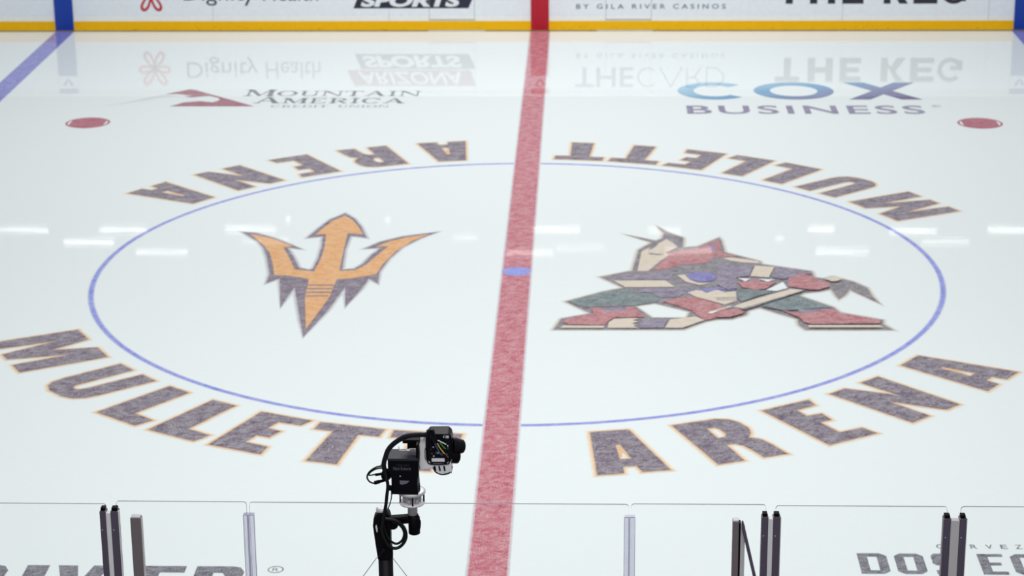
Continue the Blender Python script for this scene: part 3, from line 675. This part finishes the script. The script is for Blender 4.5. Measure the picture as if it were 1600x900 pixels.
# the two marks cut by the bottom edge of the picture
f = Flat()
def hb(ch, x, w, y0, h, m_, skew=0):
    q = lambda a, b: (x + a * w + skew * b, y0 + b * h)
    if ch == 'I': f.poly([q(0, 0), q(1, 0), q(1, 1), q(0, 1)], m_, .001)
    if ch == 'V': f.poly([q(0, 1), q(.36, 1), q(.52, .35), q(.66, 1), q(1, 1), q(.68, 0), q(.32, 0)], m_, .001)
    if ch == 'E': f.poly([q(0, 0), q(1, 0), q(1, .24), q(.42, .24), q(.42, .39), q(.92, .39), q(.92, .61), q(.42, .61), q(.42, .76), q(1, .76), q(1, 1), q(0, 1)], m_, .001)
    if ch == 'R': f.poly([q(0, 0), q(.38, 0), q(.38, .32), q(.5, .32), q(.66, 0), q(1.06, 0), q(.82, .4), q(.98, .55), q(1, .8), q(.9, .96), q(.75, 1), q(0, 1)], m_, .001, [[q(.38, .56), q(.56, .56), q(.63, .66), q(.56, .76), q(.38, .76)]])
    if ch == 'G': f.poly([q(.1, .05), q(.3, 0), q(1, 0), q(1, .55), q(.5, .55), q(.5, .38), q(.64, .38), q(.64, .23), q(.36, .25), q(.36, .75), q(.95, .76), q(.95, 1), q(.25, 1), q(.08, .92), q(0, .75), q(0, .2)], m_, .001)
    if ch == 'L': f.poly([q(0, 0), q(1, 0), q(1, .24), q(.42, .24), q(.42, 1), q(0, 1)], m_, .001)
    if ch == 'A': f.poly([q(0, 0), q(.34, 0), q(.4, .18), q(.62, .18), q(.68, 0), q(1.02, 0), q(.7, 1), q(.32, 1)], m_, .001, [[q(.45, .38), q(.57, .38), q(.51, .66)]])
Y0, H_ = -8.05, .49
for ch, x, w in (('R', -4.10, .40), ('I', -3.57, .175), ('V', -3.33, .42), ('E', -2.66, .33), ('R', -2.25, .38)):
    hb(ch, x, w, Y0, H_, GREY_LET)
f.ring(-1.635, -7.61, .062, .052, GREY_LET, .001, 28); f.text('R', (-1.66, -1.61, -7.64, -7.58), GREY_LET, .001)
f.build('sponsor_lettering', ice, 'dark grey heavy capitals cut by the near edge of the picture')
f = Flat()
yb, yt = -7.615, -7.24
def sq(x, w, shape):
    q = lambda a, b: (x + a * w, yb + b * (yt - yb))
    if shape in 'DOQ':
        c = .22
        o = [q(0, 0), q(1 - c, 0), q(1, c * .6), q(1, 1 - c * .6), q(1 - c, 1), q(0, 1)] if shape == 'D' else [q(c, 0), q(1 - c, 0), q(1, c * .6), q(1, 1 - c * .6), q(1 - c, 1), q(c, 1), q(0, 1 - c * .6), q(0, c * .6)]
        f.poly(o, GREY_LET, .001, [[q(.33, .17), q(.66, .17), q(.66, .83), q(.33, .83)]])
        if shape == 'Q': f.poly([q(.6, .25), q(.75, .3), q(1.1, -.1), q(.9, -.12)], GREY_LET, .0013)
    if shape == 'S': f.poly([q(.1, 0), q(.85, 0), q(1, .12), q(1, .5), q(.85, .6), q(.33, .66), q(.33, .83), q(.95, .8), q(.95, 1), q(.12, 1), q(0, .88), q(0, .52), q(.12, .44), q(.67, .36), q(.67, .17), q(.05, .2), q(.05, 0)], GREY_LET, .001)
    if shape == 'E': f.poly([q(0, 0), q(1, 0), q(1, .15), q(.4, .15), q(.4, .44), q(.85, .44), q(.85, .58), q(.4, .58), q(.4, .86), q(1, .86), q(1, 1), q(0, 1)], GREY_LET, .001)
    if shape == 'U': f.poly([q(.2, 0), q(.8, 0), q(1, .15), q(1, 1), q(.66, 1), q(.66, .17), q(.33, .17), q(.33, 1), q(0, 1), q(0, .15)], GREY_LET, .001)
    if shape == 'I': f.poly([q(0, 0), q(1, 0), q(1, 1), q(0, 1)], GREY_LET, .001)
for shp, x, w in (('D', 2.862, .225), ('O', 3.145, .225), ('S', 3.43, .2), ('E', 3.79, .195), ('Q', 4.04, .225), ('U', 4.32, .22), ('I', 4.60, .08), ('S', 4.73, .2)): sq(x, w, shp)
for ch, x in zip('CERVEZA', (3.50, 3.64, 3.765, 3.885, 4.0, 4.115, 4.235)):
    f.text(ch, (x, x + .055, -7.145, -7.065), GREY_LET, .001, bold=.01)
f.build('sponsor_lettering', ice, 'dark grey square capitals cut by the near edge of the picture')

# ------------------------------------------------------------------ near glass
def gx(px): return -1.70 + (px - 160) * 0.003232
TH = 0.012
def rounded(x0, x1, z0, z1, r):
    pts = [(x0, z0), (x1, z0)]
    for i in range(7):
        a = math.pi / 2 * i / 6; pts.append((x1 - r + r * math.cos(a), z1 - r + r * math.sin(a)))
    for i in range(7):
        a = math.pi / 2 * (1 + i / 6); pts.append((x0 + r + r * math.cos(a), z1 - r + r * math.sin(a)))
    return pts
def pane(x0, x1, z1, lab):
    s = Solid().prism(rounded(x0, x1, 1.06, z1, .016), YN - TH / 2, YN + TH / 2)
    n_edge = len(rounded(0, 1, 0, 1, .1))
    nf = len(s.f)
    mi = [0] * (nf - n_edge) + [1] * n_edge
    o = mesh_obj('glass_sheet', s.v, s.f, [GLASS, GEDGE], None, mi)
    return tag(o, lab, 'glass', 'clear panels along the near boards')
pane(gx(-420), gx(166), 2.886, 'clear glass panel at the far left, left of the paired dark posts')
pane(gx(182), gx(387.2), 2.901, 'narrow clear panel between the left paired posts and the left lilac joiner')
pane(gx(391.4), gx(984.2), 2.899, 'wide central clear panel behind the robotic camera')
pane(gx(988), gx(1197), 2.902, 'narrow clear panel with the slanted strap, right of the right lilac joiner')
pane(gx(1212), gx(1477), 2.897, 'clear panel between the two right-hand pairs of dark posts')
pane(gx(1498), gx(1990), 2.898, 'clear glass panel at the far right edge')

def post_pair(xa0, xa1, xb0, xb1, z, core, lab):
    """two dark channels round a pale core; x in metres"""
    cx = (xa0 + xb1) / 2
    e = empty('glass_post', (cx, YN - .03, 1.06), lab, 'post', 'dark paired posts holding the near glass')
    for a, b in ((xa0, xa1), (xb0, xb1)):
        s = Solid().box(((a + b) / 2 - cx, 0, (z - 1.06) / 2), (b - a, .05, z - 1.06))
        o = s.build('channel', DARKPOST, e, .003)
        Solid().box(((a + b) / 2 - cx, .002, z - 1.06 + .009), (b - a - .01, .035, .016)).build('end_cap', BLACK, o, .002)
        for zz in (z - .10, z - .36):
            Solid().lathe(((a + b) / 2 - cx - .006, -.024, zz - 1.06), [(.0035, 0), (.003, .003)], (0, -1, 0), 10).build('screw', SILVER, o)
    Solid().box(((xa1 + xb0) / 2 - cx, -.005, (z - .01 - 1.06) / 2), (xb0 - xa1 + .002, .036, z - .01 - 1.06)).build('core', core, e, .001, 'pale aluminium core')
    Solid().box((xb1 - cx + .0022, -.012, (z - 1.06) / 2), (.0035, .02, z - 1.06)).build('edge_strip', LIGHTALU, e, 0, 'bright metal edge strip')
    return e
post_pair(gx(158.5), gx(168.5), gx(175.5), gx(187.5), 2.866, LIGHTALU, 'paired dark post left of the single short dark post')
post_pair(gx(1189.5), gx(1200), gx(1207), gx(1218.5), 2.856, LIGHTALU, 'paired dark post right of the slanted strap')
e3 = post_pair(gx(1469.5), gx(1481), gx(1494), gx(1505), 2.853, ALU, 'paired dark post with a wide taupe core, nearest the right edge')

e = empty('glass_post', (gx(214), YN - .03, 1.06), 'single short dark post just right of the left paired post', 'post')
Solid().box((0, 0, .885), (.052, .045, 1.77)).build('upright', DARKPOST2, e, .003)
Solid().box((.0275, .002, .882), (.004, .035, 1.764)).build('edge_strip', ALU, e)
Solid().box((0, 0, 1.772), (.046, .04, .006)).build('end_cap', SILVER, e, .002)
e = empty('glass_post', (gx(1150), YN - .03, 1.06), 'single short dark post with a slanted strap beside it', 'post')
Solid().box((0, 0, .885), (.031, .045, 1.77)).build('upright', DARKPOST2, e, .003)
Solid().box((.0205, .006, .88), (.011, .04, 1.76)).build('groove', BLACK, e)
Solid().box((.036, .004, .87), (.022, .04, 1.74)).build('cover_strip', ALU, e, .001, 'pale grey cover strip')
Solid().box((0, 0, 1.772), (.028, .04, .008)).build('end_cap', SILVER, e, .002)
sx0, sz0, sx1, sz1 = .030, 1.765, .030 + .50, 0.0
Solid().prism([(.026, 1.775), (.034, 1.783), (.043, 1.75), (.043 + .235, .75), (.262, .75), (.028, 1.74)], -.034, -.028).build('strap', DARKPOST, e, .001, 'slanted dark strap')

for px, lab in ((390.2, 'lilac translucent joiner left of the robotic camera'), (985.8, 'lilac translucent joiner right of the red line')):
    e = empty('panel_joiner', (gx(px), YN, 1.06), lab, 'joiner', 'translucent joiners between glass panels')
    h = 1.772
    w = .027
    o = Solid()
    o.box((0, -.012, h / 2), (2 * w, .006, h)); o.box((0, .012, h / 2), (2 * w, .006, h))
    o.build('cover', JOIN, e)
    s = Solid()
    for xx in (-w, w): s.box((xx, -.012, h / 2), (.0025, .009, h))
    s.box((-.002, -.015, h / 2), (.007, .003, h))
    s.build('rib', JOINRIB, e, 0, 'darker lilac ribs')
    Solid().box((0, 0, h + .002), (2 * w, .03, .004)).build('end_cap', JOINRIB, e)

# ------------------------------------------------------------------ camera stand
def L(px, py, dy=0.0):
    """local metres in the plane of the robotic camera"""
    return Vector(((px - 630) / 324, dy, (720 - py) / 298 + .30 * dy))
ORI = Vector((-.1326, -13.4, 3.2934))
st = empty('camera_stand', ORI + Vector((L(592, 900).x, 0, -ORI.z)), 'black upright pole with elbow arm carrying the robotic camera', 'camera stand')
def S(px, py, dy=0.0): return L(px, py, dy) + ORI - st.location
s = Solid()
x_, z_ = S(598.5, 872).x, S(598.5, 872).z
s.lathe((x_, 0, 0), [(.036, 0), (.036, z_)])
s.build('pole', BLACKM, st)
Solid().lathe((x_, 0, 0), [(.22, 0), (.22, .012), (.06, .03), (.045, .08)], n=40).build('base_plate', BLACKM, st)
# thick head of the pole, rounded on its outer shoulder
pts = [(px, py) for px, py in ((580.5, 818), (582, 806), (588, 799), (597, 797), (606, 799), (608.5, 808), (608, 850), (609, 855), (609, 872), (587, 872), (583, 840))]
s = Solid().prism([(S(a, b).x, S(a, b).z) for a, b in pts], -.035, .035)
s.build('pole_head', BLACK, st, .008)
s = Solid(); s.prism([(S(a, b).x, S(a, b).z) for a, b in ((584.6, 818), (586.5, 815), (588.2, 821), (588, 827), (586.5, 827))], -.038, -.030).build('latch', LIGHTALU, st)
Solid().lathe(S(595, 797), [(.028, -.01), (.03, 0), (.03, .008), (.02, .014)]).build('pole_cap', SILVER, st)
s = Solid().box((S(606, 813) + S(634, 810)) / 2, (.11, .045, .038), Matrix.Rotation(-.10, 3, 'Y'))
s.lathe(S(612, 817), [(.026, -.03), (.026, .03)], (0, 1, 0))
s.build('elbow_arm', BLACK, st, .006)
s = Solid(); s.lathe(S(645, 834), [(.021, 0), (.0285, .004), (.0285, .088), (.024, .092), (.022, .102)])
s.build('clamp_sleeve', BLACK, st)
Solid().tube([S(651, 806, -.02), S(654.5, 808, -.02), S(655, 815, -.02), S(654, 822, -.02)], .0035).build('clamp_lever', BLACK, st)
s = Solid(); s.tube([S(590, 862, -.04), S(596.5, 850, -.045)], .007); s.lathe(S(597, 849.5, -.045), [(.009, -.004), (.009, .006)], (0, -1, 0))
s.build('wire_hook', BLACKM, st)
for a, b, c, d in ((585.5, 865.5, 530, 939), (610, 865, 670, 945)):
    Solid().tube([S(a, b, -.03), S(c, d, -.03)], .0016, 6).build('guy_wire', mat_plain('steel_wire', (70, 66, 76), .4, .5), st)
s = Solid(); s.box(S(609, 860, -.02), (.012, .03, .05)); s.build('wire_bracket', BLACK, st, .002)

# ------------------------------------------------------------------ robotic camera
rc = empty('robotic_camera', ORI + L(645, 806), 'black robotic camera head with looping cables and silver flange', 'camera')
def Q(px, py, dy=0.0): return L(px, py, dy) + ORI - rc.location
# neck and flange
Solid().lathe(Q(643, 803), [(.024, 0), (.024, .055), (.027, .058)]).build('neck', ALU, rc)
o = Solid().lathe(Q(642.5, 785), [(.03, -.006), (.060, -.004), (.063, .004), (.05, .007)], n=40).build('lower_flange', LIGHTALU, rc)
s = Solid(); s.lathe(Q(642.5, 784), [(.028, 0), (.036, .006), (.036, .05)])
for k in range(6):
    a = k * 1.05 + .2; s.lathe(Q(642.5, 784) + Vector((.038 * math.cos(a), .038 * math.sin(a), .006)), [(.008, 0), (.008, .024)], n=10)
s.build('gear_core', ALU, rc)
for k in range(4):
    a = math.pi / 4 * (2 * k) + .12; Solid().lathe(Q(642.5, 784) + Vector((.057 * math.cos(a), .057 * math.sin(a), 0)), [(.004, 0), (.004, .052)], n=10).build('spacer_rod', BLACKM, rc)
s = Solid().lathe(Q(642, 768), [(.060, -.008), (.067, -.004), (.068, .006), (.063, .010), (.044, .010)], n=48)
s.build('flange', SILVER, rc)
# motor housing: lower block, upper block, top lid
s = Solid().lathe(Q(641, 767), [(.046, 0), (.046, .035)])
s.build('pan_collar', BLACK, rc)
dp = .062
s = Solid()
s.prism([(Q(a, b, -dp).x, Q(a, b, -dp).z) for a, b in ((612.5, 759), (654, 759), (653, 740), (655, 728), (655, 707), (607.5, 707), (607.5, 722), (612.5, 735))], -dp, dp)
s.build('motor_housing', BLACK, rc, .003)
f_ = Solid().prism([(Q(a, b, -dp).x, Q(a, b, -dp).z) for a, b in ((607.2, 707), (655, 707), (655, 703.5), (607.2, 703.5))], -dp - .002, dp)
f_.build('housing_lid', mat_plain('grey_black_paint', (44, 42, 54), .5, 0, .2), rc, .002)
# lettering plate on the housing
me_f = Flat('board')
YBs = YB
class Lab(Flat):
    def pt(s, x, y, d): return (x, -dp - d, y)
lf = Lab('board')
LT = mat_plain('dim_grey_print', (74, 72, 88), .5)
q0, q1 = Q(616, 721.5, -dp), Q(643.5, 716, -dp)
lf.text('Mark Roberts', (q0.x, q1.x, q0.z, q1.z), LT, .0012, bold=.02)
q0, q1 = Q(621, 714.2, -dp), Q(641, 712.6, -dp)
lf.text('motion control', (q0.x, q1.x, q0.z, q1.z), LT, .0012)
lf.build('lettering', rc, 'dim grey lettering on the housing'); lf = Lab('board')
a_ = [Q(a, b, -dp) for a, b in ((625.5, 737), (641, 737.5), (637, 741.5), (630, 743.5), (626, 743))]
lf.poly([(v.x, v.z) for v in a_], mat_plain('grey_sticker', (104, 102, 116), .4), .0014)
lf.build('sticker', rc, 'small grey sticker')
Solid().lathe(Q(626.5, 730.5, -dp), [(.0035, 0), (.003, .003)], (0, -1, 0), 12).build('bolt', SILVER, rc)
# top bracket and silver lever
s = Solid()
s.box(Q(643, 692, .02), (.082, .05, .018)); s.box(Q(653.5, 700, .0), (.012, .11, .075)); s.box(Q(645, 699, .03), (.05, .06, .03))
s.build('tilt_bracket', BLACK, rc, .003)
s = Solid(); s.lathe(Q(639, 697, -.03), [(.008, -.004), (.0115, 0), (.0115, .004), (.006, .006)]); s.tube([Q(624.5, 697, -.03), Q(632, 697.5, -.03), Q(637, 697, -.03)], .0025); s.tube([Q(625, 697, -.03), Q(624.3, 691.5, -.03)], .0022)
s.build('release_lever', LIGHTALU, rc)
Solid().lathe(Q(639, 696.2, -.03), [(.004, 0), (.004, .007)]).build('lever_bolt', BLACK, rc)
# yoke: pale vertical arm, then a foot under the camera body
s = Solid()
s.prism([(Q(a, b, -.01).x, Q(a, b, -.01).z) for a, b in ((656.5, 690), (661, 683), (667, 676), (668, 690), (664, 700), (664.5, 712), (667.5, 719), (660, 726), (657, 729), (655.5, 720), (657.2, 706))], -.03, .03)
s.build('yoke_arm', LIGHTALU, rc, .002, 'pale grey yoke arm')
s = Solid(); s.prism([(Q(a, b, -.01).x, Q(a, b, -.01).z) for a, b in ((657, 728), (668, 716), (705, 716), (706.5, 732), (698, 735), (686, 733), (676, 727))], -.034, .04)
s.build('yoke_foot', LIGHTALU, rc, .002, 'pale metal plate under the camera')
for px in (680.5, 687.5, 695): Solid().box(Q(px, 724, -.034), (.007, .008, .024), Matrix.Rotation(-.2, 3, 'Y')).build('plate_slot', BLACK, rc)
s = Solid(); s.tube([Q(678, 722, -.036), Q(681, 729, -.036), Q(690, 733, -.036), Q(700, 732, -.036), Q(705, 730, -.03)], .004)
s.build('under_cable', CABLE, rc)
# camera body with rear connector panel
s = Solid()
b_pts = [(668.5, 676), (672, 672.5), (701, 672), (705.5, 676), (707, 682), (706, 704), (703, 713), (699, 717), (673, 717), (668.5, 709), (667.5, 690)]
s.prism([(Q(a, b, -.03).x, Q(a, b, -.03).z) for a, b in b_pts], -.035, .075)
s.build('camera_body', BLACKM, rc, .004)
s = Solid(); loop = [Q(a, b, -.036) for a, b in b_pts]
s.tube(loop, .0035, 8, True, 4); s.build('body_rim', BLACK, rc)
s = Solid(); s.box(Q(685.5, 710.5, -.037), (.062, .006, .017)); s.build('rating_plate', LIGHTALU, rc, .001, 'pale rating plate')
s = Solid(); s.tube([Q(667, 676, -.02), Q(664.6, 690, -.02), Q(666, 704, -.02), Q(669.5, 715, -.02)], .0035); s.build('side_trim', SILVER, rc)
NICK = mat_plain('dark_nickel', (58, 56, 68), .35, .6)
for px, py, r in ((676, 700, .008), (683.5, 699, .009), (691.5, 701, .009), (699, 702, .008), (695.5, 674, .008), (688, 680, .005), (679, 690, .006), (701, 692, .006), (675, 692, .007), (686, 692, .006)):
    Solid().lathe(Q(px, py, -.036), [(r, 0), (r, .008), (r * .7, .010)], (0, -1, 0), 14).build('connector', NICK, rc)
for px, py in ((695, 673.5), (678.5, 689), (695, 689.5), (686, 698), (701, 687), (679, 703)): Solid().lathe(Q(px, py, -.044), [(.0032, 0), (.0032, .004)], (0, -1, 0), 10).build('connector_pin', LIGHTALU, rc)
Solid().box(Q(700, 675, -.037), (.018, .004, .014)).build('side_button', SILVER, rc, .001)
Solid().box(Q(673.5, 693, -.040), (.013, .01, .012)).build('socket', mat_plain('rust_orange_plastic', (120, 58, 44), .5), rc, .001, 'rust orange socket')
for rgb, pts, r in (((34, 78, 132), ((680.5, 680), (684, 687), (688, 695), (690, 698)), .0036), ((226, 176, 52), ((685, 681), (689, 688), (693.5, 694), (696, 697)), .0028),
                    ((38, 128, 62), ((689, 680), (693, 685), (698, 690)), .0032), ((232, 232, 226), ((684.5, 676), (690, 678.5), (699, 683)), .0026), ((96, 60, 66), ((697, 697), (700, 701), (702, 703)), .003)):
    Solid().tube([Q(a, b, -.055) for a, b in pts], r).build('signal_cable', mat_plain('coloured_cable', rgb, .45), rc, 0, {34: 'blue', 226: 'yellow', 38: 'green', 232: 'white', 96: 'dull red'}[rgb[0]] + ' cable')
# lens and matte box, pointing to the far right
d_ = Vector((.86, .46, -.22)).normalized()
base = Q(704, 703, .03)
s = Solid().lathe(base, [(.040, 0), (.042, .01), (.042, .026), (.037, .030), (.037, .046), (.034, .062), (.031, .066), (.028, .060)], d_, 30)
s.build('lens', BLACKM, rc)
s = Solid().lathe(base + Vector((.010, -.01, -.050)), [(.028, -.034), (.034, -.024), (.034, .024), (.026, .03)], d_, 24)
s.build('lens_motor', BLACK, rc)
s = Solid(); s.lathe(Q(704, 715, -.015), [(.010, 0), (.010, .012), (.006, .014)], (0, -1, 0), 16); s.build('focus_knob', mat_plain('grey_knob', (90, 88, 102), .4), rc)
s = Solid(); s.prism([(Q(a, b).x, Q(a, b).z) for a, b in ((703.5, 728), (707.5, 728), (706.5, 734), (705.5, 738.5), (703.5, 733))], -.012, .0).build('cable_tail', BLACK, rc)
s = Solid().tube([Q(708, 692, -.01), Q(708.5, 686, -.01), Q(711, 684, -.01), Q(713.6, 687, -.01), Q(713.5, 693, -.01), Q(711.5, 695, -.01)], .0022)
s.build('lens_cable', CABLE, rc)
# cable bundle arching from the camera body over and down to the pole
s = Solid()
for dx, dy, r in ((0, 0, .0095), (1.8, 3.0, .009), (-1.6, 2.0, .008)):
    s.tube([Q(a + dx * .6, b + dy * .6, d) for a, b, d in ((676, 672, -.06), (673, 665, -.058), (667, 667.5, -.055), (656, 668.5, -.05), (641, 670, -.05), (628, 675, -.05), (616, 683, -.05), (608, 691, -.055), (604, 700, -.06), (601, 712, -.06), (603, 724, -.06))], r)
s.build('cable_bundle', CABLE, rc)
s = Solid()
for pts, r in ((((671.5, 660), (674, 666), (678, 673), (681, 679)), .011), (((678, 659.5), (680, 667), (684, 676)), .008)):
    s.tube([Q(a, b, -.058) for a, b in pts], r)
s.tube([Q(675, 668, -.06), Q(674, 680, -.06), Q(678, 690, -.06)], .005); s.tube([Q(671, 670, -.05), Q(671, 684, -.055), Q(674, 697, -.05)], .004)
s.build('cable_plug', BLACKM, rc)
s = Solid()
s.tube([Q(a, b, d) for a, b, d in ((603, 724, -.06), (606, 735, -.07), (607, 745, -.07), (605, 760, -.07), (603, 775, -.065), (600, 790, -.06), (598, 800, -.06), (596, 815, -.06), (600, 830, -.06), (609, 842, -.06), (619, 844.5, -.055), (628, 839, -.05), (633, 828, -.05), (631, 815, -.05), (622, 805, -.05), (610, 801, -.05), (600, 800, -.05))], .0082)
s.tube([Q(a, b, d) for a, b, d in ((604, 728, -.055), (606, 745, -.06), (604, 765, -.055), (601, 785, -.05), (598, 800, -.05), (600, 818, -.05), (606, 832, -.05), (617, 840, -.045), (627, 834, -.045), (630, 822, -.045), (624, 811, -.045), (612, 806, -.045))], .0062)
s.tube([Q(a, b, d) for a, b, d in ((611, 745, -.06), (612.5, 758, -.065), (610, 772, -.06), (605, 785, -.055), (600, 798, -.055))], .0028)
s.build('hanging_cable', CABLE, rc)
# side loops at the left of the housing
s = Solid()
s.tube([Q(a, b, d) for a, b, d in ((606, 728, -.03), (598, 722.5, -.03), (588, 722, -.04), (578, 728, -.045), (574.3, 736, -.045), (578, 743, -.045), (586, 746.5, -.04), (596, 745, -.03), (604, 742, -.03))], .0042)
s.tube([Q(a, b, d) for a, b, d in ((607, 735, -.03), (600, 725, -.035), (590, 724, -.04), (580, 729, -.04), (577, 734, -.04), (584, 735.5, -.03), (596, 733, -.03), (604, 733, -.03))], .0038)
s.tube([Q(a, b, d) for a, b, d in ((601, 712, -.05), (597, 716, -.045), (594, 722, -.04))], .0018)
s.build('side_loop', CABLE, rc)
s = Solid()
s.tube([Q(585, 746, -.04), Q(593, 745, -.035)], .0095, 12); s.tube([Q(593, 745, -.035), Q(602, 743.5, -.03)], .0075, 12)
s.tube([Q(587, 733.5, -.04), Q(600, 733.5, -.03)], .007, 12)
s.lathe(Q(604, 735, -.03), [(.024, -.02), (.026, 0), (.024, .02)], (0, -1, 0), 20)
s.lathe(Q(611, 747.5, -.066), [(.013, 0), (.013, .01), (.009, .014)], (0, -1, 0), 20)
s.build('cable_connector', BLACK, rc)

# ------------------------------------------------------------------ high lights above the far stand, seen only as gleams on the ice
def emit(name, k):
    m_ = bpy.data.materials.new(name); m_.use_nodes = True
    b = m_.node_tree.nodes['Principled BSDF']
    b.inputs['Emission Color'].default_value = (1, .985, .95, 1); b.inputs['Emission Strength'].default_value = k
    return m_
PLACES = ['gleaming at the very left edge of the ice', 'gleaming across the upper left of the blue circle', 'gleaming just left of the blue circle, lower than its neighbours',
 'gleaming wide and soft just inside the left of the blue circle', 'gleaming over the tip of the left trident prong', 'gleaming faintly on the barb of the left trident prong',
 'gleaming faintly between the trident and the red line', 'gleaming just right of the red line, above the blue dot', 'gleaming faintly left of the animal crest',
 'gleaming across the red line above the blue dot', 'gleaming on the ear of the animal crest', 'gleaming on the red mane of the animal crest',
 'gleaming short and bright above the stick hand of the crest', 'gleaming long and low right of the crest, above its glove', 'gleaming where the blue circle turns at the right',
 'gleaming softly outside the right of the blue circle', 'gleaming at the very right edge of the ice', 'a small point left of the trident head', 'a small point right of the trident head',
 'a small point above the back of the crest']
for i, (x, y, w, dy, br) in enumerate(FIX):
    e = empty('ceiling_light', (x, y, 10.0), 'white lamp ' + PLACES[i], 'light', 'white lamps gleaming on the ice')
    dy = dy * .26
    h = Solid().prism([(-w / 2 - .03, 0), (w / 2 + .03, 0), (w / 2, .08), (-w / 2, .08)], -dy / 2 - .02, dy / 2 + .02)
    h.build('housing', LIGHTALU, e)
    Solid().box((0, 0, -.004), (w, dy, .008)).build('diffuser', emit('lamp_diffuser', 8.0 * br), e)
    if w > .5:
        for sx in (-.35, .35): Solid().tube([(w * sx, 0, .07), (w * sx, 0, 1.2)], .01, 6).build('hanger_rod', BLACKM, e)
